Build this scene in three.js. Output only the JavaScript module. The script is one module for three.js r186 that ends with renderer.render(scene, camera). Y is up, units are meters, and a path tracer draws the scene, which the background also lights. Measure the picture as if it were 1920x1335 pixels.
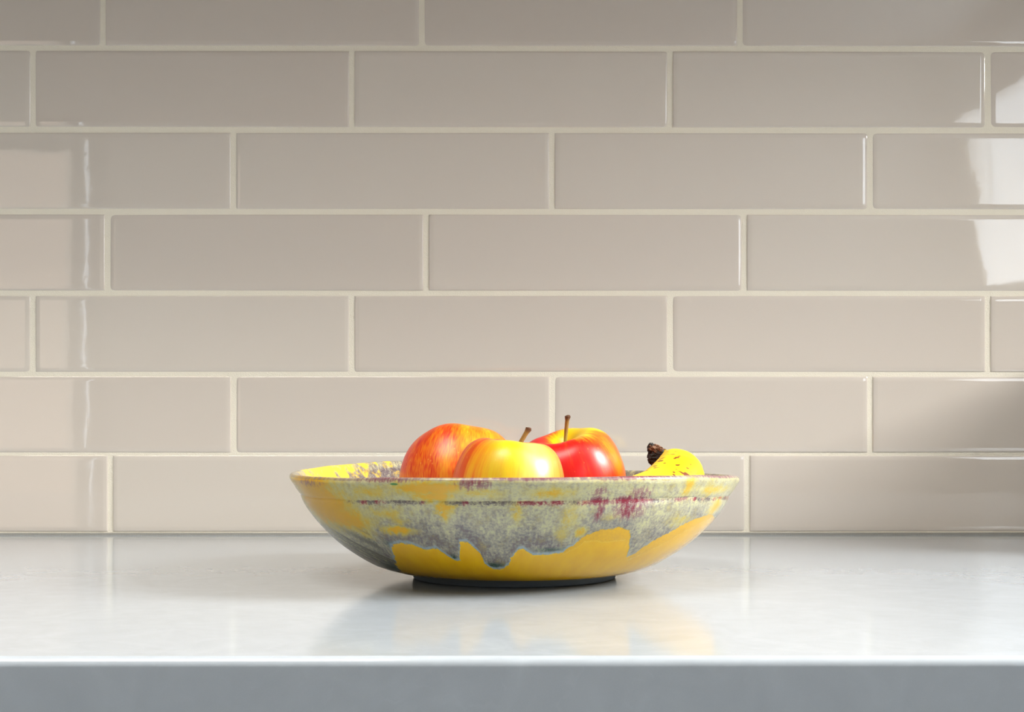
import * as THREE from 'three';
import { RectAreaLightUniformsLib } from 'three/addons/lights/RectAreaLightUniformsLib.js';
import { RoundedBoxGeometry } from 'three/addons/geometries/RoundedBoxGeometry.js';
import { ImprovedNoise } from 'three/addons/math/ImprovedNoise.js';
import { mergeGeometries } from 'three/addons/utils/BufferGeometryUtils.js';

// ---------- camera, sky, area lights, exposure ----------
RectAreaLightUniformsLib.init();
const scene = new THREE.Scene();
const COUNTER = 0.91;                                   // height of the worktop
const CAM_D = 1.3146, YAW = 0.0044, FPX = 3000;
const camera = new THREE.PerspectiveCamera(2 * Math.atan(1335 / 2 / FPX) * 180 / Math.PI, 1920 / 1335, 0.05, 60);
camera.position.set(-YAW * CAM_D, COUNTER + 0.103, CAM_D);
camera.rotation.y = -YAW;
camera.setViewOffset(1920, 1335, 0, -100.5, 1920, 1335); // shift lens: verticals stay upright
camera.focus = 0.97; camera.userData.fStop = 180;
scene.add(camera);

scene.background = new THREE.Color(0.80, 0.90, 1.0).multiplyScalar(2.0);   // overcast sky beyond the windows

const renderer = new THREE.WebGLRenderer({ antialias: true });
renderer.toneMapping = THREE.LinearToneMapping;
renderer.toneMappingExposure = 2.22;
renderer.shadowMap.enabled = true;

function daylight(name, r, g, b, power, w, h, pos, target) {
  const l = new THREE.RectAreaLight(new THREE.Color().setRGB(r, g, b), power, w, h);
  l.name = name; l.position.set(...pos); scene.add(l); l.lookAt(...target); return l;
}
const ROOM = { x0: -3.1, x1: 2.0, z1: 5.85, top: 2.6 };
const WIN = [[0.28, 1.05, 1.58, 2.5], [3.6, 5.75, 1.45, 2.34]];           // z0, z1, y0, y1 of the two openings in the right wall
const DOOR = { x0: -2.80, x1: -1.79, y1: 2.3 };
const WIN_POWER = [35, 1.3], WIN_TINT = [[1.0, 0.975, 0.94], [0.90, 0.955, 1.0]];
for (const [k, [z0, z1, y0, y1]] of WIN.entries())
  daylight('window_daylight', ...WIN_TINT[k], WIN_POWER[k], z1 - z0 - 0.1, y1 - y0 - 0.1, [ROOM.x1 - 0.004, (y0 + y1) / 2, (z0 + z1) / 2], [0, (y0 + y1) / 2, (z0 + z1) / 2]);
daylight('door_daylight', 1.0, 0.9, 0.8, 0.55, 0.72, 2.05, [(DOOR.x0 + DOOR.x1) / 2 - 0.02, 1.16, ROOM.z1 - 0.004], [(DOOR.x0 + DOOR.x1) / 2 - 0.02, 1.16, 0]);
const LAMP = { x: -0.60, z: 1.0, w: 0.85 };
daylight('ceiling_lamp_light', 1.0, 0.93, 0.83, 5.5, LAMP.w, LAMP.w, [LAMP.x, ROOM.top - 0.052, LAMP.z], [LAMP.x, 0, LAMP.z + 0.0001]);

// ---------- helpers ----------
const perlin = new ImprovedNoise();
const noise = (x, y, z) => perlin.noise(x + 100.3, y + 57.7, z + 31.1);
const fbm = (x, y, z, n = 4) => { let a = 0, s = 1, k = 0; for (let i = 0; i < n; i++) { a += s * noise(x, y, z); k += s; s *= 0.5; x *= 2.03; y *= 2.03; z *= 2.03; } return a / k; };
const clamp = (x, a = 0, b = 1) => Math.min(b, Math.max(a, x));
const smooth = (a, b, x) => { const t = clamp((x - a) / (b - a)); return t * t * (3 - 2 * t); };
const mix = (a, b, t) => a + (b - a) * t;
const mix3 = (a, b, t) => [mix(a[0], b[0], t), mix(a[1], b[1], t), mix(a[2], b[2], t)];
let seedState = 12345;
const rnd = () => { seedState = (seedState * 1664525 + 1013904223) >>> 0; return seedState / 4294967296; };
function texture(w, h, fn, srgb = true, repeat = true) {
  const d = new Uint8Array(w * h * 4);
  for (let j = 0; j < h; j++) for (let i = 0; i < w; i++) {
    const c = fn((i + 0.5) / w, (j + 0.5) / h, i, j), k = (j * w + i) * 4;
    if (typeof c === 'number') d[k] = d[k + 1] = d[k + 2] = clamp(c) * 255;
    else { d[k] = clamp(c[0], 0, 255); d[k + 1] = clamp(c[1], 0, 255); d[k + 2] = clamp(c[2], 0, 255); }
    d[k + 3] = 255;
  }
  const t = new THREE.DataTexture(d, w, h, THREE.RGBAFormat);
  t.magFilter = THREE.LinearFilter; t.minFilter = THREE.LinearMipmapLinearFilter; t.generateMipmaps = true;
  if (repeat) t.wrapS = t.wrapT = THREE.RepeatWrapping;
  if (srgb) t.colorSpace = THREE.SRGBColorSpace;
  t.needsUpdate = true; return t;
}
const used = {};
function numbered(name) { const n = used[name] = (used[name] ?? -1) + 1; return n ? name + '_' + String(n).padStart(3, '0') : name; }
function mesh(name, geo, mat, parent = scene) {
  const m = new THREE.Mesh(geo, mat); m.name = parent === scene ? numbered(name) : name;
  m.castShadow = m.receiveShadow = true; parent.add(m); return m;
}
function struct(name, geo, mat) { const m = new THREE.Mesh(geo, mat); m.name = name; m.castShadow = m.receiveShadow = true; m.userData.kind = 'structure'; scene.add(m); return m; }
function thing(name, label, category, pos, group) {
  const g = new THREE.Group(); g.name = numbered(name); g.position.set(...pos); g.userData = { label, category };
  if (group) g.userData.group = group; scene.add(g); return g;
}
function box(x0, x1, y0, y1, z0, z1) { const g = new THREE.BoxGeometry(x1 - x0, y1 - y0, z1 - z0); g.translate((x0 + x1) / 2, (y0 + y1) / 2, (z0 + z1) / 2); return boxUV(g); }
function rbox(x0, x1, y0, y1, z0, z1, r = 0.003) { const g = new RoundedBoxGeometry(x1 - x0, y1 - y0, z1 - z0, 2, r); g.translate((x0 + x1) / 2, (y0 + y1) / 2, (z0 + z1) / 2); return boxUV(g); }
function boxUV(g) {                                       // uv in metres, by the way a face points
  const p = g.attributes.position, n = g.attributes.normal, uv = new Float32Array(p.count * 2);
  for (let i = 0; i < p.count; i++) {
    const ax = Math.abs(n.getX(i)), ay = Math.abs(n.getY(i)), az = Math.abs(n.getZ(i));
    const [u, v] = ay >= ax && ay >= az ? [p.getX(i), p.getZ(i)] : az >= ax ? [p.getX(i), p.getY(i)] : [p.getZ(i), p.getY(i)];
    uv[i * 2] = u; uv[i * 2 + 1] = v;
  }
  g.setAttribute('uv', new THREE.BufferAttribute(uv, 2)); return g;
}
const std = (o) => new THREE.MeshPhysicalMaterial({ roughness: 0.6, ...o });

// ---------- the room ----------
const plaster = std({ color: '#c6c2ba', roughness: 0.9 });
const whitePaint = std({ color: '#e9e7e2', roughness: 0.9 });
const floorMat = std({ color: '#5c6874', roughness: 0.45 });
struct('floor', box(ROOM.x0 - 0.12, ROOM.x1 + 0.12, -0.1, 0, -0.13, ROOM.z1 + 0.12), floorMat);
struct('ceiling', box(ROOM.x0 - 0.12, ROOM.x1 + 0.12, ROOM.top, ROOM.top + 0.1, -0.13, ROOM.z1 + 0.12), whitePaint);
struct('wall_left', box(ROOM.x0 - 0.12, ROOM.x0, 0, ROOM.top, -0.13, ROOM.z1 + 0.12), plaster);
{ // right wall, with its two window openings
  const g = [], X0 = ROOM.x1, X1 = ROOM.x1 + 0.12, zs = [-0.13, WIN[0][0], WIN[0][1], WIN[1][0], WIN[1][1], ROOM.z1 + 0.12];
  for (const k of [0, 2, 4]) g.push(box(X0, X1, 0, ROOM.top, zs[k], zs[k + 1]));
  for (const [z0, z1, y0, y1] of WIN) g.push(box(X0, X1, 0, y0, z0, z1), box(X0, X1, y1, ROOM.top, z0, z1));
  struct('wall_right', mergeGeometries(g), plaster);
}
{ // wall behind the camera, with the doorway
  const Z0 = ROOM.z1, Z1 = ROOM.z1 + 0.12;
  struct('wall_front', mergeGeometries([box(ROOM.x0, DOOR.x0, 0, ROOM.top, Z0, Z1), box(DOOR.x1, ROOM.x1, 0, ROOM.top, Z0, Z1), box(DOOR.x0, DOOR.x1, DOOR.y1, ROOM.top, Z0, Z1)]), plaster);
}
{ // flat square ceiling lamp: its light comes down past the cabinets' front edge
  const t = thing('ceiling_lamp', 'square white flat panel lamp on the kitchen ceiling', 'lamp', [LAMP.x, ROOM.top, LAMP.z]), w = LAMP.w / 2, o = w + 0.03;
  mesh('lamp_frame', mergeGeometries([box(-o, o, -0.06, -0.001, -o, -w), box(-o, o, -0.06, -0.001, w, o), box(-o, -w, -0.06, -0.001, -w, w), box(w, o, -0.06, -0.001, -w, w)]), whitePaint, t);
  mesh('diffuser', box(-w, w, -0.05, -0.03, -w, w), std({ color: '#ffffff', emissive: '#fff3e2', emissiveIntensity: 0.5 }), t);
}
const glass = new THREE.MeshPhysicalMaterial({ color: '#ffffff', roughness: 0.02, transmission: 1, thickness: 0, ior: 1.5 });
const frameWhite = std({ color: '#e6e4df', roughness: 0.4 });
WIN.forEach(([z0, z1, y0, y1], k) => {
  const root = new THREE.Group(); root.name = 'window_' + (k + 1); root.userData.kind = 'structure'; root.position.set(ROOM.x1 + 0.06, y0, (z0 + z1) / 2); scene.add(root);
  const w = (z1 - z0) / 2, h = y1 - y0, b = 0.05;
  mesh('window_frame', mergeGeometries([box(-0.03, 0.03, 0, b, -w, w), box(-0.03, 0.03, h - b, h, -w, w), box(-0.03, 0.03, b, h - b, -w, -w + b), box(-0.03, 0.03, b, h - b, w - b, w)]), frameWhite, root);
  mesh('pane', box(-0.003, 0.003, b, h - b, -w + b, w - b), glass, root);
});
{ // curtain gathered at the far end of the second window: its wavy edge shows in the tiles at right
  const t = thing('curtain', 'beige curtain gathered back at the far end of the second window', 'curtain', [ROOM.x1 - 0.05, 0, 0]), NA = 60, NB = 260, p = [], idx = [];
  const EDGE_Z = [[0.05, 5.30], [0.9, 5.22], [1.38, 5.12], [1.53, 5.16], [1.7, 5.27], [1.9, 5.43], [2.1, 5.60], [2.25, 5.70], [2.45, 5.74]];
  for (let j = 0; j <= NB; j++) for (let i = 0; i <= NA; i++) {
    const y = mix(0.05, 2.44, j / NB), e = smoothTable(EDGE_Z, y) + 0.014 * noise(3, y * 26, 2) + 0.016 * noise(7, y * 75, 2) * noise(1, y * 9, 4) + 0.012 * noise(5, y * 130, 2), u = i / NA, z = mix(e, 5.80, u);
    p.push(0.018 * Math.sin(u * 34 + 1.2 * noise(y * 2, u * 3, 1)), y, z);
  }
  for (let j = 0; j < NB; j++) for (let i = 0; i < NA; i++) { const a = j * (NA + 1) + i, b = a + NA + 1; idx.push(a, a + 1, b + 1, a, b + 1, b); }
  const n0 = p.length / 3, side = idx.slice();             // a back face 2 mm behind gives the cloth its thickness
  for (let k = 0; k < n0; k++) p.push(p[k * 3] + 0.002, p[k * 3 + 1], p[k * 3 + 2]);
  for (let k = 0; k < side.length; k += 3) idx.push(n0 + side[k], n0 + side[k + 2], n0 + side[k + 1]);
  const g = new THREE.BufferGeometry(); g.setAttribute('position', new THREE.Float32BufferAttribute(p, 3)); g.setIndex(idx); g.computeVertexNormals();
  mesh('cloth', g, std({ color: '#a89a88', roughness: 0.95 }), t);
  mesh('rail', new THREE.CylinderGeometry(0.012, 0.012, 2.3, 16).rotateX(Math.PI / 2).translate(0, 2.455, 4.66), frameWhite, t);
}
{ // glazed back door, whose frame and edge gap show as the stripes on the left tiles
  const root = new THREE.Group(); root.name = 'door_1'; root.userData.kind = 'structure'; root.position.set((DOOR.x0 + DOOR.x1) / 2, 0, ROOM.z1 + 0.05); scene.add(root);
  const w = (DOOR.x1 - DOOR.x0) / 2, dark = std({ color: '#4c443c', roughness: 0.5 }), D = DOOR.y1, g = w - 0.1;
  mesh('door_frame', mergeGeometries([box(w - 0.1, w, 0, D, -0.022, 0.022), box(-w, -w + 0.06, 0, D, -0.022, 0.022), box(-w + 0.06, w - 0.1, D - 0.06, D, -0.022, 0.022)]), dark, root);
  const leaf = mesh('door_leaf', mergeGeometries([box(g - 0.1, g - 0.022, 0.01, D - 0.065, -0.022, 0.022), box(-w + 0.06, -w + 0.16, 0.01, D - 0.065, -0.022, 0.022), box(-w + 0.16, g - 0.1, 0.01, 0.2, -0.022, 0.022), box(-w + 0.16, g - 0.1, D - 0.12, D - 0.065, -0.022, 0.022)]), dark, root);
  mesh('pane', box(-w + 0.16, g - 0.1, 0.2, D - 0.12, -0.003, 0.003), new THREE.MeshPhysicalMaterial({ color: '#a88f7a', roughness: 0.05, transmission: 1, thickness: 0 }), leaf);
}

// ---------- tiled wall: every tile its own piece ----------
const WALL_X = 1.05, PITCH_X = 0.2616, PITCH_Y = 0.0668, GAP = 0.0046;
const TW = (PITCH_X - GAP) / 2, TH = (PITCH_Y - GAP) / 2;
const wallBack = struct('wall_back', box(ROOM.x0, ROOM.x1, 0, ROOM.top, -0.13, -0.009), plaster);
const groutBump = texture(512, 512, (u, v, i, j) => 0.5 + 0.5 * (0.6 * noise(i * 0.31, j * 0.31, 3) + 0.6 * noise(i * 0.77, j * 0.77, 9)), false);
groutBump.repeat.set(8, 8);
const groutMat = std({ color: '#f4eede', roughness: 0.95, bumpMap: groutBump, bumpScale: 0.0004 });
{ // grout bed, a little behind the tile faces
  mesh('grout', box(-WALL_X, WALL_X, COUNTER + 0.0015, COUNTER + 0.546, -0.009, -0.0008), groutMat, wallBack);
}
function tileGeometry(seed, x0 = -TW, x1 = TW) {
  const edge = [0, 0.0004, 0.0009, 0.0016, 0.0024, 0.0032, 0.0038, 0.0043, 0.006], drop = 0.00062, back = 0.0075;
  const axis = (a, b, n) => { const r = edge.map((e) => a + e); for (let i = 1; i < n; i++) r.push(mix(a + 0.006, b - 0.006, i / n)); for (let i = edge.length - 1; i >= 0; i--) r.push(b - edge[i]); return r; };
  const xs = axis(x0, x1, 20), ys = axis(-TH, TH, 6), pos = [], nor = [], idx = [];
  const slope = (d) => smooth(0.0043, 0.0034, d) * mix(0.055, 0.13, clamp((0.0038 - d) / 0.003)) + 0.38 * smooth(0.0011, 0, d);
  const fall = [0]; for (let k = 1; k <= 60; k++) fall.push(fall[k - 1] + slope((60 - k + 0.5) * 0.0001) * 0.0001);  // drop from the flat face outwards
  const prof = (d) => { const q = 60 - clamp(d / 0.0001, 0, 60), i = Math.min(59, Math.floor(q)); return [-mix(fall[i], fall[i + 1], q - i), slope(d)]; };
  const wave = (x, y) => 0.0000165 * noise(x * 38, y * 30, seed * 7.3);
  xs.forEach((x) => ys.forEach((y) => {
    const dl = x - x0, dr = x1 - x, db = y + TH, dt = TH - y, [zl, sl] = prof(dl), [zr, sr] = prof(dr), [zb, sb] = prof(db), [zt, st] = prof(dt);
    pos.push(x, y, Math.max(zl + zr + zb + zt, -drop * 1.2));
    const e = 0.0004, nx = -(sl - sr) - (wave(x + e, y) - wave(x - e, y)) / (2 * e), ny = -(sb - st) - (wave(x, y + e) - wave(x, y - e)) / (2 * e), l = Math.hypot(nx, ny, 1);
    nor.push(nx / l, ny / l, 1 / l);
  }));
  const NX = xs.length, NY = ys.length;
  for (let i = 0; i < NX - 1; i++) for (let j = 0; j < NY - 1; j++) { const a = i * NY + j, b = a + NY; idx.push(a, b, b + 1, a, b + 1, a + 1); }
  const ring = [];                                         // the rim of the face, once round, then straight back
  for (let i = 0; i < NX; i++) ring.push(i * NY); for (let j = 1; j < NY; j++) ring.push((NX - 1) * NY + j);
  for (let i = NX - 2; i >= 0; i--) ring.push(i * NY + NY - 1); for (let j = NY - 2; j > 0; j--) ring.push(j);
  const base = pos.length / 3, n = ring.length;
  ring.forEach((k, q) => {
    const x = pos[k * 3], y = pos[k * 3 + 1], nx = x <= x0 ? -1 : x >= x1 ? 1 : 0, ny = y <= -TH ? -1 : y >= TH ? 1 : 0, l = Math.hypot(nx, ny) || 1;
    pos.push(x, y, pos[k * 3 + 2], x, y, -back); nor.push(nx / l, ny / l, 0, nx / l, ny / l, 0);
    const a = base + q * 2, b = base + ((q + 1) % n) * 2; idx.push(a, a + 1, b + 1, a, b + 1, b);
  });
  const g = new THREE.BufferGeometry();
  g.setAttribute('position', new THREE.Float32BufferAttribute(pos, 3)); g.setAttribute('normal', new THREE.Float32BufferAttribute(nor, 3));
  g.setAttribute('uv', new THREE.Float32BufferAttribute(pos.flatMap((_, i) => i % 3 === 0 ? [pos[i] + seed * 0.173, pos[i + 1] + seed * 0.0731] : []), 2)); g.setIndex(idx); return g;
}
const tileRipple = texture(1024, 1024, (u, v) => { const f = (p, q) => 0.5 + 0.34 * noise(p * 16, q * 16, 4) + 0.13 * noise(p * 52, q * 52, 8) + 0.06 * noise(p * 120, q * 120, 2); return mix(mix(f(u, v), f(u - 1, v), u), mix(f(u, v - 1), f(u - 1, v - 1), u), v); }, false);
tileRipple.repeat.set(1 / 0.30, 1 / 0.30);
const tileMats = ['#ddd4ca', '#ded6cc', '#dbd2c8'].map((c) => std({ color: c, roughness: 0.02, ior: 1.62, bumpMap: tileRipple, bumpScale: 0.000024 }));
const tileGeos = [1, 2, 3, 4, 5, 6].map((s) => tileGeometry(s));
// first joint of each row (x of a joint's middle), from the top row down
const JOINTS = [0.03, -0.0742, 0.1300, 0.0329, -0.0705, 0.1300, 0.0330, -0.0681];
const ROW_Y = [0.4995, 0.4331, 0.3663, 0.2991, 0.2320, 0.1653, 0.0990, 0.0340];
for (let r = 0; r < 8; r++) {
  const joint = JOINTS[r];
  for (let k = -5; k <= 4; k++) {
    const cx = joint + (k + 0.5) * PITCH_X;
    if (cx - TW < -WALL_X || cx + TW > WALL_X) {          // cut tiles finish the row at either end
      const x0 = Math.max(cx - TW, -WALL_X), x1 = Math.min(cx + TW, WALL_X);
      if (x1 - x0 > 0.02) mesh('tile', tileGeometry(1 + (r + 9 + k) % 6, x0 - cx, x1 - cx), tileMats[(r + k + 9) % 3], wallBack).position.set(cx, COUNTER + ROW_Y[r], 0);
      continue;
    }
    const m = mesh('tile', tileGeos[Math.floor(rnd() * 6)], tileMats[Math.floor(rnd() * 3)], wallBack);
    m.position.set(cx, COUNTER + ROW_Y[r], 0);
    m.rotation.set((rnd() - 0.5) * 0.005, (rnd() - 0.5) * 0.006, (rnd() - 0.5) * 0.002);
    if (rnd() < 0.5) m.rotation.z += Math.PI;             // tiles are laid either way up
  }
}

// ---------- worktop ----------
const FRONT = 0.6487, BOTTOM = 0.03;
{
  const s = new THREE.Shape(), r = 0.0042;                 // profile in (depth, height)
  s.moveTo(0, 0); s.lineTo(FRONT - r, 0); s.absarc(FRONT - r, -r, r, Math.PI / 2, 0, true); s.lineTo(FRONT, -BOTTOM + 0.002); s.lineTo(FRONT - 0.002, -BOTTOM); s.lineTo(0, -BOTTOM); s.closePath();
  const g = new THREE.ExtrudeGeometry(s, { depth: ROOM.x1 + 1.07, bevelEnabled: false, curveSegments: 10 });
  g.rotateY(-Math.PI / 2); g.translate(ROOM.x1, COUNTER, 0); boxUV(g);
  const cloud = texture(1024, 1024, (u, v) => {
    const x = u * 8, y = v * 8, per = (f) => { const a = f(x, y), b = f(x - 8, y), c = f(x, y - 8), d = f(x - 8, y - 8); return mix(mix(a, b, u), mix(c, d, u), v); };
    const w = per((p, q) => fbm(p * 2.2 + 1.5 * noise(p, q, 7), q * 2.2 + 1.5 * noise(p, q, 17), 2, 5));
    const vein = per((p, q) => Math.abs(fbm(p * 1.3 + 9, q * 1.3, 5, 4)));
    const k = 1 + 0.07 * w + 0.02 * smooth(0.05, 0, vein) + 0.012 * (noise(u * 700, v * 700, 1));
    return [165 * k, 174 * k, 183 * k];
  });
  cloud.repeat.set(1 / 0.32, 1 / 0.32);
  const top = thing('worktop', 'pale grey quartz worktop with eased front edge along the tiled wall', 'worktop', [0, 0, 0]);
  mesh('slab', g, std({ map: cloud, roughness: 0.11, ior: 1.5 }), top);
}
struct('trim_1', rbox(-WALL_X, WALL_X, COUNTER - 0.0005, COUNTER + 0.0019, -0.006, 0.0008, 0.0006), std({ color: '#a09f99', roughness: 0.8, bumpMap: groutBump, bumpScale: 0.0004 }));

// ---------- cabinets under and over ----------
const cabPaint = std({ color: '#8f7c66', roughness: 0.45 });
const steel = std({ color: '#b8b8b6', metalness: 1, roughness: 0.3 });
function cabinet(name, label, x, y0, w, h, d) {
  const t = thing(name, label, 'cabinet', [x, y0, 0.0]);
  mesh('carcass', rbox(0.001, w - 0.001, 0, h, 0.001, d - 0.021, 0.001), cabPaint, t);
  for (const s of [0, 1]) {
    const x0 = s * w / 2 + 0.002, x1 = (s + 1) * w / 2 - 0.002;
    const dr = mesh('door', mergeGeometries([rbox(x0, x1, 0.002, h - 0.002, d - 0.02, d - 0.006), rbox(x0, x0 + 0.06, 0.002, h - 0.002, d - 0.008, d), rbox(x1 - 0.06, x1, 0.002, h - 0.002, d - 0.008, d), rbox(x0 + 0.06, x1 - 0.06, 0.002, 0.062, d - 0.008, d), rbox(x0 + 0.06, x1 - 0.06, h - 0.062, h - 0.002, d - 0.008, d)]), cabPaint, t);
    const hx = s ? x0 + 0.03 : x1 - 0.03, hy = y0 < 1 ? h - 0.18 : 0.06;
    mesh('handle', mergeGeometries([rbox(hx - 0.005, hx + 0.005, hy, hy + 0.12, d + 0.02, d + 0.03, 0.002), rbox(hx - 0.004, hx + 0.004, hy + 0.01, hy + 0.018, d, d + 0.022, 0.002), rbox(hx - 0.004, hx + 0.004, hy + 0.102, hy + 0.11, d, d + 0.022, 0.002)]), steel, dr);
  }
  return t;
}
const UP0 = COUNTER + 0.546;
[['leftmost', -1.05], ['second from left', -0.35], ['third from left', 0.35], ['rightmost', 1.05]].forEach(([w, x]) => {
  cabinet('wall_cabinet', w + ' brown wall cabinet in the row of four above the tiles', x, UP0, 0.7, 0.75, 0.33);
  cabinet('base_cabinet', w + ' brown base cabinet in the row of four under the worktop', x, 0, 0.7, COUNTER - BOTTOM - 0.0005, 0.61);
});

// ---------- bowl ----------
const BX = 0, BZ = 0.3296;
const OUT = [[0, 0.0040], [0.045, 0.0040], [0.0624, 0.0042], [0.0673, 0.0044], [0.074, 0.0053], [0.0804, 0.0070], [0.0875, 0.0098], [0.0945, 0.0138], [0.1020, 0.0188], [0.1087, 0.0241], [0.1140, 0.0292], [0.1188, 0.0345], [0.1229, 0.0395], [0.1264, 0.0443], [0.1292, 0.0492], [0.1303, 0.0516], [0.13055, 0.0528], [0.1306, 0.0536], [0.1314, 0.0544], [0.1330, 0.0566], [0.1346, 0.0592], [0.1363, 0.0617], [0.1371, 0.0634]];
const LIP = [[0.1371, 0.0646], [0.1366, 0.0656], [0.1355, 0.0662], [0.1340, 0.0661], [0.1327, 0.0653], [0.1315, 0.0640]];
const INN = [[0.1288, 0.0605], [0.1250, 0.0555], [0.1205, 0.0495], [0.1140, 0.0425], [0.1060, 0.0355], [0.0950, 0.0276], [0.0800, 0.0218], [0.0600, 0.0187], [0.0300, 0.0178], [0, 0.0176]];
const OUT_V = 0.5, LIP_V = 0.56;
// how far the hand-thrown rim stands off a level circle, by angle from the front (degrees, + to the right), in mm
const WARP = [[-180, -1], [-150, 1.7], [-143, 1.7], [-120, 0.3], [-105, -0.8], [-90, -1.4], [-65, -1.6], [-47, -1.2], [-28, 0.1], [0, 0.6], [28, 0.8], [48, 0.2], [65, -1.5], [90, -3.9], [115, -4.6], [145, -4.7], [160, -3.5], [180, -1]];
function lerpTable(t, x) { for (let i = 1; i < t.length; i++) if (x <= t[i][0]) return mix(t[i - 1][1], t[i][1], (x - t[i - 1][0]) / (t[i][0] - t[i - 1][0])); return t[t.length - 1][1]; }
function smoothTable(t, x) { for (let i = 1; i < t.length; i++) if (x <= t[i][0]) { const s = (x - t[i - 1][0]) / (t[i][0] - t[i - 1][0]); return mix(t[i - 1][1], t[i][1], s * s * (3 - 2 * s)); } return t[t.length - 1][1]; }
// lower edge of the runny glaze: angle from the front, height in mm
const DRIP = [[-180, 20], [-150, 24], [-130, 18], [-110, 22], [-95, 14], [-80, 9], [-71, 8], [-58, 7], [-50, 9], [-46, 14.5], [-43.5, 16.5], [-41, 20], [-39, 26.5], [-35, 28.7], [-30.8, 28.5], [-26.7, 25], [-22.8, 26.4], [-20.8, 22], [-18.7, 19], [-17.2, 19.4], [-16.2, 25], [-15.2, 30.3], [-13.3, 30.9], [-11.5, 27.4], [-10.2, 23.5], [-9.9, 18], [-8, 14.9], [-6.5, 14], [-4, 14.6], [-2.2, 17], [-1, 21.5], [1, 26.8], [2, 27], [3.4, 25], [5.3, 22.8], [11.4, 23.4], [14, 24.8], [16, 28.5], [18, 33], [20, 35], [23, 37], [28, 38], [32, 35.5], [33.8, 30], [35, 26], [37.5, 19.5], [39.3, 20.5], [41, 26], [44, 30], [49, 34.5], [55, 40], [60, 42], [66, 43], [75, 40], [90, 36], [110, 30], [135, 24], [160, 26], [180, 20]];
const BAND = [[-180, 99], [13, 99], [14, 24], [16.6, 26.2], [19.3, 30.5], [22, 31.3], [25, 29.6], [29, 30.2], [32, 30.6], [33.4, 26], [35, 99], [37.8, 99], [39.5, 17.6], [43, 20.5], [49, 26], [56, 33.5], [64, 39], [71, 40.5], [74, 99], [180, 99]];
const YELLOW_SPOTS = [[-60, 50, 15, 14, 1.2], [-62, 62, 14, 7, 1.0], [-50, 42, 10, 9, 0.9], [-38, 58, 9, 4, 0.35], [-34, 46, 8, 4, 0.4], [-46, 34, 5, 5, 0.5], [-33, 36.5, 5, 2.6, 0.9], [-20.5, 60.5, 8.5, 3.4, 1.0], [-20, 56, 5, 3, 0.9], [-17, 50, 2.2, 5, 0.85], [-17.5, 46, 1.6, 4, 0.7], [0.5, 47, 1.5, 7, 0.5], [-30, 42, 4, 3, 0.3], [-8, 58, 5, 2.6, 0.5], [8, 58, 6, 3, 0.45], [14, 44, 3, 10, 0.4], [12, 36, 4, 5, 0.35], [60, 58, 9, 3, 0.45], [46, 61, 2, 7, 0.45], [66, 47, 5, 6, 0.7], [49, 40, 6, 4, 0.4], [26, 44, 4, 3, 0.3], [17, 36, 2, 3, 0.7], [-40, 47, 6, 4, 0.35]];
const MAROON_SPOTS = [[20.2, 53, 2.6, 2.6, 1.1], [20.8, 47, 1.3, 6, 0.75], [28.5, 53, 5.5, 2.4, 1.1], [29, 48, 4.5, 5.5, 0.85], [31, 57, 4, 4, 0.45], [19.5, 58, 2.5, 4, 0.4], [-9.5, 63, 4, 3.5, 0.7], [45, 53, 3, 1.5, 0.5], [27, 66, 12, 1.5, 1.0], [4, 66, 10, 1.2, 0.8], [-60, 62.5, 9, 2.6, 0.35], [60, 66, 14, 1.2, 0.7], [-2, 65.8, 5, 1, 0.7], [-30, 65.4, 10, 2, 0.6]];
const DARK_RUNS = [[-27, 38, 4, 7, 1], [-21, 33, 4, 7, 0.8], [-9, 30, 6, 9, 1.1], [-4, 38, 3, 6, 0.8], [-13, 40, 3, 6, 0.7], [8, 32, 6, 6, 0.8], [20, 43, 3, 6, 0.7], [28, 41, 4, 4, 0.8], [42, 36, 4, 6, 0.7], [54, 46, 6, 4, 0.5], [-40, 33, 4, 4, 0.8], [-52, 30, 6, 6, 0.8]];
const blob = (list, a, h) => { let s = 0; for (const [ba, bh, ra, rh, k] of list) { const d = ((a - ba) / ra) ** 2 + ((h - bh) / rh) ** 2; if (d < 4) s = Math.max(s, k * Math.exp(-d * 1.1)); } return s; };
const YEL = [218, 170, 0], YEL2 = [208, 156, 0], PALE = [186, 181, 134], GREY = [144, 140, 124], LILAC = [106, 97, 98], MAR = [118, 20, 40], EDGE = [146, 164, 170], POOL = [46, 68, 60], OLIVE = [190, 174, 92], GOLDEN = [206, 156, 8];
const ramp = (list, t) => { const s = clamp(t, 0, 0.9999) * (list.length - 1), i = Math.floor(s); return mix3(list[i], list[i + 1], s - i); };
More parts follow.
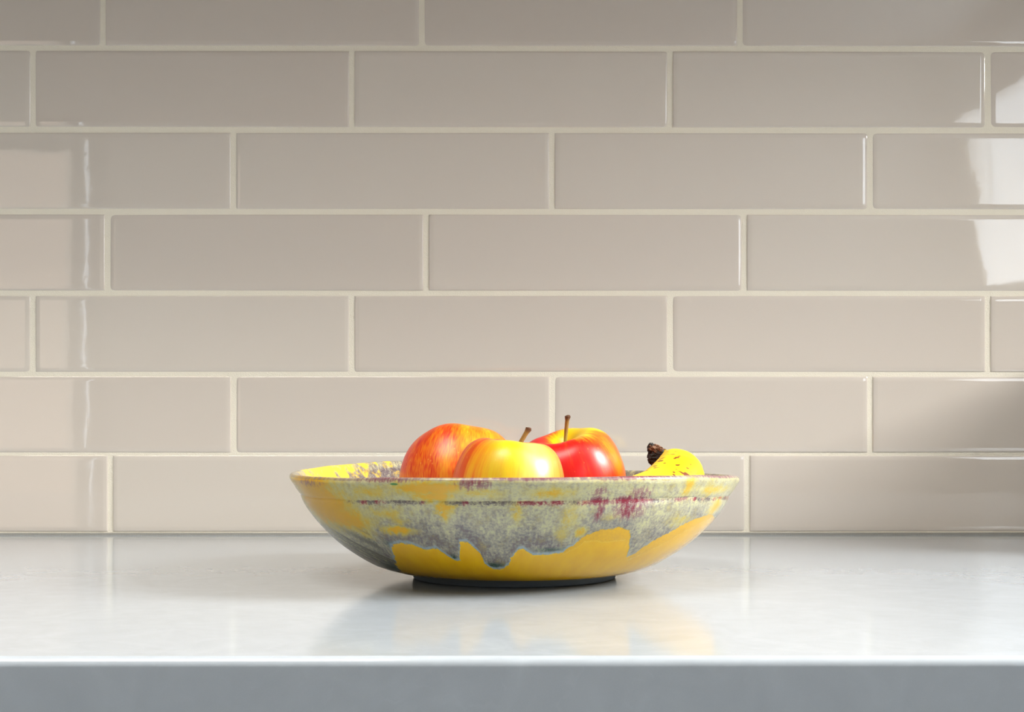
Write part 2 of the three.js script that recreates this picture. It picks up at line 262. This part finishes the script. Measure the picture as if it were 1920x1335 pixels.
function glaze(a, h, inside) {                             // a degrees, h millimetres -> colour, thickness (0..1), roughness
  const R = 41, t = a * Math.PI / 180, px = Math.sin(t) * R, pz = Math.cos(t) * R;
  const lean = px * (1 + 0.004 * h);
  const wob = fbm(px * 0.9, h * 0.35, pz * 0.9, 3);
  const fine = noise(px * 4.2, h * 1.5, pz * 4.2), fine2 = noise(px * 8.5 + 40, h * 3.4, pz * 8.5), grain = noise(lean * 1.5 + 9, h * 0.26, pz * 1.5 + 4), cloud = fbm(px * 0.36, h * 0.10 + 3, pz * 0.36, 3), patch = fbm(px * 0.7 + 20, h * 0.22, pz * 0.7, 2);
  if (inside) {
    const q = Math.abs(a + 112);
    const yel = smooth(0.0, 0.5, cloud + 0.5 * wob + 0.25 * fine + (q < 24 ? 0.9 * (1 - q / 24) - 0.1 : -0.8) + Math.max(0, 0.95 * (1 - Math.abs(a + 140) / 8)));
    const dark = 0.40 + 0.35 * grain + 0.35 * fine + 0.45 * fine2 + 0.3 * cloud + 0.32 * smooth(63, 60, h);
    return [mix3(ramp([PALE, GREY, LILAC, [84, 72, 76]], dark), [238, 194, 60], yel), 0.6, 0.22];
  }
  const D = lerpTable(DRIP, a + 0.9 * wob) + 1.1 * wob + 0.5 * fine, above = h - D;
  const base = mix3(YEL, YEL2, clamp(0.3 + 0.9 * cloud));
  const lower = a > 13 && a < 74 ? h - lerpTable(BAND, a + 0.7 * wob) - 0.8 * wob - 0.5 * fine : -9;   // matte yellow glaze band below the speckled glaze
  if (above < 0 && lower > 0) return [mix3([212, 164, 4], [196, 150, 20], clamp(0.3 + 0.8 * fine + 0.6 * cloud)), 0.5, 0.22];
  if (above < 0 && lower > -0.8 && a > 13 && a < 74) return [mix3(base, [230, 200, 120], 0.55 * smooth(-0.8, -0.1, lower)), 0.35, 0.07];
  if (above < 0) {
    const halo = smooth(-0.9, 0, above);
    return [mix3(base, [238, 200, 96], 0.45 * halo), 0.15 + 0.35 * halo, 0.07];
  }
  const lowD = a > 12 ? 0.55 : 1, low = smooth(19, 3, above) * (h < 44 ? 1 : 0.4) * lowD;   // more dark crystals where the glaze ran down
  const streak = noise(lean * 2.6 + 5, h * 0.22, pz * 2.6);
  const mid = noise(px * 1.9 + 2, h * 0.8, pz * 1.9);
  let dark = 0.38 + 0.17 * streak + 0.20 * grain + 0.34 * mid + 0.30 * fine + 0.26 * fine2 + 0.36 * low + 0.45 * patch + 0.35 * cloud - 0.14 * smooth(38, 60, h);
  let c = ramp([PALE, [178, 174, 136], [163, 159, 134], GREY, [126, 123, 118], LILAC], dark * 0.92 + 0.08 + 0.22 * blob(DARK_RUNS, a + wob, h + 2 * wob));
  const gold = blob(YELLOW_SPOTS, a + 2.2 * wob + 0.5 * fine, h + 2.6 * wob) + 0.30 * cloud + 0.16 * fine + 0.22 * patch + 0.1 * smooth(46, 58, h);
  c = mix3(c, OLIVE, smooth(0.02, 0.45, gold) * 0.8);
  c = mix3(c, GOLDEN, smooth(0.30, 0.85, gold));
  if (a < -44 && h < 38) {                                   // steep dark runs on the left flank
    const run = noise((a + h * 1.1) * 0.42, 2, 5) + 0.35 * fine + 0.2;
    c = mix3(c, [98, 96, 84], smooth(0, 0.45, run) * smooth(40, 28, h) * 0.8);
  }
  const gd = h - 53.0 - 0.3 * wob, gx = gd > 0 ? smooth(0.9, 0.2, gd) : smooth(-2.8 - 1.6 * fine, -0.4, gd); // dark broken line in the groove
  const gl = gx * clamp(0.55 + 0.5 * noise(px * 2.6, h * 0.5, pz * 2.6) + 0.35 * fine + 0.25 * fine2 + 0.55 * noise(px * 0.5, 8, pz * 0.5)) * smooth(-49, -44, a) * (1 - blob([[-19.5, 53, 2.6, 9, 1.2], [23.6, 53, 1.3, 9, 1.1], [47, 53, 2, 9, 0.7]], a, h));
  c = mix3(c, mix3([84, 74, 76], MAR, smooth(0.0, 0.4, noise(px * 0.45, 4, pz * 0.45) + (a > 0 ? 0.16 : -0.02))), smooth(0.1, 0.9, gl) * 0.85);
  const mar = blob(MAROON_SPOTS, a + 0.9 * wob + 0.3 * fine, h + 1.2 * wob) * (0.85 + 0.5 * grain + 0.9 * streak + 0.5 * fine + 0.4 * fine2);
  c = mix3(c, [126, 84, 90], smooth(0.12, 0.4, mar) * 0.7); c = mix3(c, MAR, smooth(0.36, 1.1, mar) * 0.9);
  if (h > 64.6) c = mix3(c, [112, 92, 100], 0.45 + 0.4 * grain);
  const front = a > -44 && a < 17 ? 1 : a > 33 && a < 42 ? 0.35 : 0;
  c = mix3(c, EDGE, front * smooth(2.6, 0.9, above) * 0.85 * smooth(-0.2, 0.4, above));
  const pool = (blob([[-7, 16.6, 3.4, 1.5, 1.2], [-19, 20.8, 1.0, 2, 1.1], [-38.6, 28, 2, 2, 0.4], [10, 26, 4, 1.2, 0.7], [-52, 11, 9, 3, 0.9]], a, h)) * smooth(0.5, 1.6, above);
  c = mix3(c, POOL, clamp(pool * (1 + 0.8 * fine)));
  if (blob([[-28.8, 62.6, 1.1, 0.7, 1]], a, h) > 0.4) c = mix3(c, [30, 110, 50], 0.7);
  return [c, 0.75 + 0.25 * clamp(0.5 + fine), 0.16 + 0.1 * clamp(0.5 + fine2)];
}
{
  const NU = 288, curve = (pts, n) => { const c = new THREE.CatmullRomCurve3(pts.map(([r, h]) => new THREE.Vector3(r, h, 0)), false, 'centripetal'); return Array.from({ length: n + 1 }, (_, i) => { const p = c.getPoint(i / n); return [Math.max(0, p.x), p.y]; }); };
  const outer = curve(OUT, 90), lip = curve([OUT[OUT.length - 1], ...LIP, INN[0]], 16), inner = curve(INN, 50);
  const prof = [];
  outer.forEach((p, i) => prof.push([...p, OUT_V * i / 90])); lip.slice(1).forEach((p, i) => prof.push([...p, mix(OUT_V, LIP_V, (i + 1) / 16)])); inner.slice(1).forEach((p, i) => prof.push([...p, mix(LIP_V, 1, (i + 1) / 50)]));
  const hAt = (v) => { for (let i = 1; i < prof.length; i++) if (v <= prof[i][2]) { const s = (v - prof[i - 1][2]) / (prof[i][2] - prof[i - 1][2]); return mix(prof[i - 1][1], prof[i][1], s) * 1000; } return 20; };
  const W = 2048, H = 640, rough = new Float32Array(W * H), thick = new Float32Array(W * H);
  const color = texture(W, H, (u, v, i, j) => { const [c, t, r] = glaze(u * 360 - 180, hAt(v), v > 0.53); rough[j * W + i] = r; thick[j * W + i] = t; return c; });
  const bump = texture(W, H, (u, v, i, j) => thick[j * W + i], false), roughMap = texture(W, H, (u, v, i, j) => rough[j * W + i], false);
  const P = prof.length, pos = [], uv = [], idx = [];
  for (let i = 0; i <= NU; i++) {
    const a = i / NU * 360 - 180, t = a * Math.PI / 180, w = smoothTable(WARP, a) / 1000;
    prof.forEach(([r, h, v]) => {
      const k = smooth(0.006, 0.066, h), ripple = r > 0.07 ? 0.00022 * noise(Math.sin(t) * 3.4, h * 60, Math.cos(t) * 3.4) + 0.0001 * noise(2, h * 420, 5) : 0;
      pos.push(Math.sin(t) * (r + ripple), h + w * k, Math.cos(t) * (r + ripple)); uv.push(i / NU, v);
    });
  }
  for (let i = 0; i < NU; i++) for (let j = 0; j < P - 1; j++) { const a = i * P + j, b = a + P; idx.push(a, b, b + 1, a, b + 1, a + 1); }
  const g = new THREE.BufferGeometry();
  g.setAttribute('position', new THREE.Float32BufferAttribute(pos, 3)); g.setAttribute('uv', new THREE.Float32BufferAttribute(uv, 2)); g.setIndex(idx); g.computeVertexNormals();
  const n = g.attributes.normal, va = new THREE.Vector3(), vb = new THREE.Vector3();
  for (let j = 0; j < P; j++) { va.fromBufferAttribute(n, j).add(vb.fromBufferAttribute(n, NU * P + j)).normalize(); n.setXYZ(j, va.x, va.y, va.z); n.setXYZ(NU * P + j, va.x, va.y, va.z); }
  const bowl = thing('fruit_bowl', 'wide stoneware bowl in yellow with a runny speckled grey and maroon glaze, holding fruit', 'bowl', [BX, COUNTER, BZ]);
  mesh('bowl_body', g, std({ map: color, roughnessMap: roughMap, roughness: 1, bumpMap: bump, bumpScale: 0.00018, ior: 1.5 }), bowl);
  const ring = new THREE.LatheGeometry([[0.048, 0.0052], [0.0485, 0.0008], [0.0495, 0], [0.0612, 0], [0.0622, 0.0008], [0.0632, 0.005]].map(([r, h]) => new THREE.Vector2(r, h)), 96);
  const fm = mesh('foot_ring', ring, std({ color: '#59626a', roughness: 0.7 }), bowl); fm.userData.label = 'bare dark grey foot ring';
}

// ---------- apples ----------
const APPLE = [[0, 0.52], [0.06, 0.55], [0.13, 0.63], [0.22, 0.73], [0.34, 0.805], [0.48, 0.835], [0.63, 0.80], [0.79, 0.685], [0.92, 0.46], [0.99, 0.17], [0.995, -0.08], [0.945, -0.34], [0.84, -0.58], [0.68, -0.79], [0.51, -0.91], [0.36, -0.945], [0.23, -0.915], [0.11, -0.84], [0, -0.80]];
function apple(label, R, pos, lean, paint, o = {}) {
  const root = thing('apple', label, 'apple', pos, 'apples in the bowl');
  root.rotation.set(...lean);
  const c = new THREE.CatmullRomCurve3(APPLE.map(([r, y]) => new THREE.Vector3(r, y, 0)), false, 'centripetal'), NV = 72, NU = 120, p = [], uv = [], idx = [];
  const seed = o.seed ?? 1;
  for (let i = 0; i <= NU; i++) for (let j = 0; j <= NV; j++) {
    const t = i / NU * 2 * Math.PI - Math.PI, q = c.getPoint(j / NV), r = Math.max(0, q.x);
    const crown = smooth(0.2, 0.85, q.y) + 0.8 * smooth(-0.3, -0.95, q.y), lob = 1 + 0.018 * crown * Math.cos(5 * t + seed) + 0.022 * Math.sin(2 * t + seed * 2) + 0.012 * Math.sin(3 * t + seed);
    const y = q.y * (1 + (o.skew ?? 0.03) * Math.sin(t + (o.skewAt ?? seed)) * r) + 0.016 * crown * Math.cos(5 * t + seed) * r;
    p.push(Math.sin(t) * r * lob * R, y * R * (o.tall ?? 1), Math.cos(t) * r * lob * R); uv.push(i / NU, 1 - j / NV);
  }
  for (let i = 0; i < NU; i++) for (let j = 0; j < NV; j++) { const a = i * (NV + 1) + j, b = a + NV + 1; idx.push(a, a + 1, b + 1, a, b + 1, b); }
  const g = new THREE.BufferGeometry();
  g.setAttribute('position', new THREE.Float32BufferAttribute(p, 3)); g.setAttribute('uv', new THREE.Float32BufferAttribute(uv, 2)); g.setIndex(idx); g.computeVertexNormals();
  const n = g.attributes.normal, S = NU * (NV + 1), va = new THREE.Vector3(), vb = new THREE.Vector3();
  for (let j = 0; j <= NV; j++) { va.fromBufferAttribute(n, j).add(vb.fromBufferAttribute(n, S + j)).normalize(); n.setXYZ(j, va.x, va.y, va.z); n.setXYZ(S + j, va.x, va.y, va.z); }
  const dots = [];
  for (let k = 0; k < 260; k++) dots.push([rnd(), 0.12 + 0.8 * rnd(), 0.5 + rnd()]);
  const TWX = 1024, THX = 512, mark = new Float32Array(TWX * THX);
  for (const [du, dv, s] of dots) { const cx = du * TWX, cy = dv * THX; for (let y = -4; y <= 4; y++) for (let x = -4; x <= 4; x++) { const i = ((Math.round(cx) + x) % TWX + TWX) % TWX, j = clamp(Math.round(cy) + y, 0, THX - 1); mark[j * TWX + i] = Math.max(mark[j * TWX + i], Math.exp(-(x * x + y * y * 1.4) / (2.2 * s))); } }
  const map = texture(TWX, THX, (u, v, i, j) => {
    const a = u * 360 - 180, t = a * Math.PI / 180, s = Math.sin(t), k = Math.cos(t);
    const streak = noise(s * 9 + seed * 5, v * 2.2, k * 9) + 0.6 * noise(s * 24 + seed, v * 5, k * 24) + 0.4 * noise(s * 48 + seed, v * 9, k * 48), mott = fbm(s * 2.2 + seed * 3, v * 3.5, k * 2.2, 4), speck = noise(s * 60, v * 40, k * 60 + seed);
    let col = paint(a, v, streak, mott, speck);
    if (v > 0.955) col = mix3(col, [150, 130, 40], 0.6);
    return mix3(col, [244, 214, 130], 0.62 * mark[j * TWX + i]);
  });
  const skin = mesh('skin', g, std({ map, color: '#f0eeec', roughness: 0.32, ior: 1.45 }), root);
  if (o.stem) {
    const [dx, dz, len] = o.stem, y0 = 0.5 * R, y1 = y0 + len;
    const path = new THREE.CatmullRomCurve3([new THREE.Vector3(0, y0, 0), new THREE.Vector3(dx * 0.3, mix(y0, y1, 0.4), dz * 0.3), new THREE.Vector3(dx, y1, dz)]);
    const tg = new THREE.TubeGeometry(path, 18, 0.00135, 9), tp = tg.attributes.position, ctr = new THREE.Vector3();
    for (let i = 0; i < tp.count; i++) { const s = Math.floor(i / 10) / 18; path.getPoint(s, ctr); const w = 0.82 + 0.1 * s + 0.5 * smooth(0.86, 1, s) + 0.25 * noise(s * 6, i % 10, seed); tp.setXYZ(i, ctr.x + (tp.getX(i) - ctr.x) * w, ctr.y + (tp.getY(i) - ctr.y) * w, ctr.z + (tp.getZ(i) - ctr.z) * w); }
    tg.computeVertexNormals();
    const endCap = new THREE.SphereGeometry(0.0018, 9, 7); endCap.scale(1, 0.45, 1); endCap.translate(dx, y1, dz);
    const sm = texture(8, 128, (u, v) => mix3(mix3([150, 138, 44], [132, 98, 40], smooth(0.3, 0.75, v)), [78, 46, 28], smooth(0.85, 0.99, v) * 0.9), true, false);
    const tuv = tg.attributes.uv; for (let i = 0; i < tuv.count; i++) tuv.setXY(i, tuv.getY(i), tuv.getX(i));
    const euv = endCap.attributes.uv; for (let i = 0; i < euv.count; i++) euv.setXY(i, 0.5, 0.97);
    mesh('stem', mergeGeometries([tg, endCap]), std({ map: sm, roughness: 0.8 }), root);
  }
  return root;
}
const RED = [196, 22, 18], ORANGE = [226, 92, 20], GOLD = [236, 170, 24], LEMON = [240, 200, 20], CREAM = [244, 206, 118];
apple('orange-red apple at the left of the bowl, its stem out of sight', 0.0372, [-0.0345, COUNTER + 0.0572, 0.312], [-0.42, 0, -0.12], (a, v, st, m, sp) => {
  const red = clamp(0.38 + 0.9 * m + 0.09 * st + 0.35 * sp - 0.50 * smooth(0.62, 0.95, v + 0.1 * m) + 0.34 * smooth(10, -80, a));
  return mix3(mix3(GOLD, ORANGE, clamp(red * 1.5)), RED, smooth(0.5, 1.05, red) * 0.9);
}, { seed: 2.1, skew: 0.06, skewAt: 0.3 });
apple('yellow apple with a faint red blush and short upright stem, nearest the front rim', 0.0340, [-0.0040, COUNTER + 0.0546, 0.3765], [0.0, 0, -0.13], (a, v, st, m, sp) => {
  const left = smooth(-14, -66, a + 18 * m), right = smooth(24, 66, a + 14 * m) * 0.7, low = smooth(0.62, 0.36, v + 0.12 * m) * 0.42;
  const red = clamp(left + right + low * (0.6 + st) + 0.3 * st * (0.25 + left + right) + 0.22 * m + 0.12 * sp);
  const ground = mix3(mix3(LEMON, [232, 206, 50], clamp(0.4 + m)), CREAM, smooth(-8, 26, a + 10 * m) * 0.85 * smooth(0.97, 0.72, v));
  return mix3(mix3(ground, [232, 112, 28], clamp(red * 0.85)), RED, smooth(0.7, 1.4, red));
}, { seed: 0.6, tall: 1.06, stem: [0.0072, -0.002, 0.0215], skew: 0.03 });
apple('glossy red apple with a yellow-green hollow and tall brown stem, beside the banana', 0.0362, [0.0362, COUNTER + 0.0559, 0.289], [0.20, 0, 0.19], (a, v, st, m, sp) => {
  const top = smooth(0.66, 0.84, v + 0.12 * m + 0.06 * st + 0.07 * Math.sin((a - 20) * Math.PI / 180)), right = smooth(0, 60, a + 14 * m) * 0.62;
  const red = clamp(1.02 - top * 1.1 - right * (0.62 + 0.4 * st) + 0.22 * st + 0.35 * m + 0.16 * sp);
  return mix3(mix3(mix3(LEMON, [196, 192, 56], 0.5 * smooth(0.85, 0.95, v)), [234, 100, 22], clamp(red * 1.45)), [208, 18, 16], smooth(0.5, 1.0, red));
}, { seed: 3.7, tall: 1.03, stem: [0.0062, -0.001, 0.0250], skew: 0.05, skewAt: 0.0 });

// ---------- banana ----------
{
  const root = thing('banana', 'ripe yellow banana flecked with brown, black stem end above the rim at right', 'banana', [0, COUNTER, 0]);
  const at = (px, py, d) => new THREE.Vector3((px - 960) / FPX * d, 0.103 - (py - 768) / FPX * d, CAM_D - d);
  const ctrl = [[at(1243, 857, 1.032), 0.0048], [at(1252, 859, 1.028), 0.0056], [at(1261, 866, 1.018), 0.0082], [at(1265, 882, 1.0), 0.0142], [at(1265, 901, 0.988), 0.0178], [new THREE.Vector3(0.0885, 0.0505, 0.352), 0.0182], [new THREE.Vector3(0.075, 0.0475, 0.377), 0.0174], [new THREE.Vector3(0.064, 0.0475, 0.400), 0.0148], [new THREE.Vector3(0.050, 0.048, 0.416), 0.0100], [new THREE.Vector3(0.040, 0.049, 0.422), 0.0045]];
  const path = new THREE.CatmullRomCurve3(ctrl.map((c) => c[0]), false, 'centripetal'), N = 80, M = 40, frames = path.computeFrenetFrames(N, false), p = [], uv = [], idx = [];
  const radius = (t) => { const s = t * (ctrl.length - 1), i = Math.min(Math.floor(s), ctrl.length - 2); const f = s - i, g = (k) => ctrl[clamp(k, 0, ctrl.length - 1)][1]; const a = g(i - 1), b = g(i), c = g(i + 1), d = g(i + 2); return b + 0.5 * f * (c - a + f * (2 * a - 5 * b + 4 * c - d + f * (3 * (b - c) + d - a))); };
  for (let i = 0; i <= N; i++) for (let j = 0; j <= M; j++) {
    const t = i / N, q = path.getPoint(t), fr = Math.round(t * N), w = j / M * 2 * Math.PI, r = radius(t) * (1 + 0.022 * Math.cos(5 * w + 0.6));
    // frames are spaced by arc length; take the nearest one to this point
    const tan = path.getTangent(t), up = new THREE.Vector3(0, 1, 0).addScaledVector(tan, -tan.y).normalize(), sd = new THREE.Vector3().crossVectors(tan, up);
    p.push(q.x + r * (Math.cos(w) * sd.x + Math.sin(w) * up.x), q.y + r * (Math.cos(w) * sd.y + Math.sin(w) * up.y), q.z + r * (Math.cos(w) * sd.z + Math.sin(w) * up.z)); uv.push(j / M, t);
  }
  for (let i = 0; i < N; i++) for (let j = 0; j < M; j++) { const a = i * (M + 1) + j, b = a + M + 1; idx.push(a, a + 1, b + 1, a, b + 1, b); }
  const g = new THREE.BufferGeometry();
  g.setAttribute('position', new THREE.Float32BufferAttribute(p, 3)); g.setAttribute('uv', new THREE.Float32BufferAttribute(uv, 2)); g.setIndex(idx); g.computeVertexNormals();
  const map = texture(1024, 1024, (u, v) => {
    const s = Math.sin(u * 2 * Math.PI), k = Math.cos(u * 2 * Math.PI), m = fbm(s * 2, v * 9, k * 2, 3);
    const fleck = noise(s * 3.6 + 2, v * 52, k * 3.6) + 0.4 * noise(s * 9, v * 100, k * 9), zone = smooth(0.30, 0.42, v);
    let c = mix3([248, 206, 4], [236, 190, 8], clamp(0.4 + m));
    c = mix3(c, [110, 50, 22], smooth(0.36, 0.48, fleck) * zone);
    return mix3(c, [170, 160, 60], 0.45 * smooth(0.14, 0.02, v));
  });
  mesh('peel', g, std({ map, roughness: 0.42 }), root);
  // black dried stem end: a lumpy knob with a frayed cut top
  const lump = (c, rx, ry, rz, s, amp, tilt = 0) => { const q = new THREE.IcosahedronGeometry(1, 12), a = q.attributes.position, v = new THREE.Vector3(), M4 = new THREE.Matrix4().makeRotationZ(tilt); for (let i = 0; i < a.count; i++) { v.fromBufferAttribute(a, i); const d = 1 + amp * fbm(v.x * 1.7 + s, v.y * 1.7, v.z * 1.7 + s, 4) + amp * 0.35 * noise(v.x * 7 + s, v.y * 7, v.z * 7); v.multiplyScalar(d); v.set(v.x * rx, v.y * ry, v.z * rz).applyMatrix4(M4); a.setXYZ(i, c.x + v.x, c.y + v.y, c.z + v.z); } q.deleteAttribute('uv'); q.computeVertexNormals(); return q; };
  const knob = mergeGeometries([lump(at(1228, 858, 1.035), 0.0062, 0.0060, 0.006, 3, 0.35), lump(at(1219, 843, 1.036), 0.0030, 0.0040, 0.0045, 8, 0.5, 0.3), lump(at(1242, 856, 1.032), 0.0072, 0.0046, 0.005, 5, 0.3, -0.4)]);
  const km = mesh('stem_end', knob, std({ color: '#17110f', roughness: 0.6 }), root); km.userData.label = 'black dried stem end';
  const fray = mergeGeometries([lump(at(1232, 845, 1.033), 0.0062, 0.0028, 0.005, 12, 0.7, -0.45), lump(at(1241, 850, 1.033), 0.0036, 0.0020, 0.004, 15, 0.7, -0.5)]);
  mesh('stem_fray', fray, std({ color: '#7a5a46', roughness: 0.95 }), root).userData.label = 'frayed brown cut edge';
  const scar = lump(at(1250, 861, 1.024), 0.0032, 0.0030, 0.0030, 21, 0.2);
  mesh('stem_scar', scar, std({ color: '#b0702a', roughness: 0.7 }), root).userData.label = 'tan scar below the stem';
}

// ---------- dark canister in the corner right of the frame, which shades that corner ----------
{
  const t = thing('bread_bin', 'dark grey bread bin in the corner of the worktop at right', 'bread bin', [0.655, COUNTER, 0.13]);
  mesh('bin_body', rbox(-0.15, 0.15, 0.008, 0.15, -0.10, 0.10, 0.02), std({ color: '#3c3d3f', roughness: 0.5 }), t);
  mesh('lid', rbox(-0.152, 0.152, 0.151, 0.172, -0.102, 0.102, 0.01), std({ color: '#333436', roughness: 0.45 }), t);
  mesh('knob', new THREE.CylinderGeometry(0.012, 0.009, 0.02, 20).translate(0, 0.181, 0), steel, t);
  for (const [x, z] of [[-0.12, -0.07], [0.12, -0.07], [-0.12, 0.07], [0.12, 0.07]]) mesh('foot', new THREE.CylinderGeometry(0.01, 0.012, 0.01, 16).translate(x, 0.005, z), steel, t);
}

renderer.render(scene, camera);
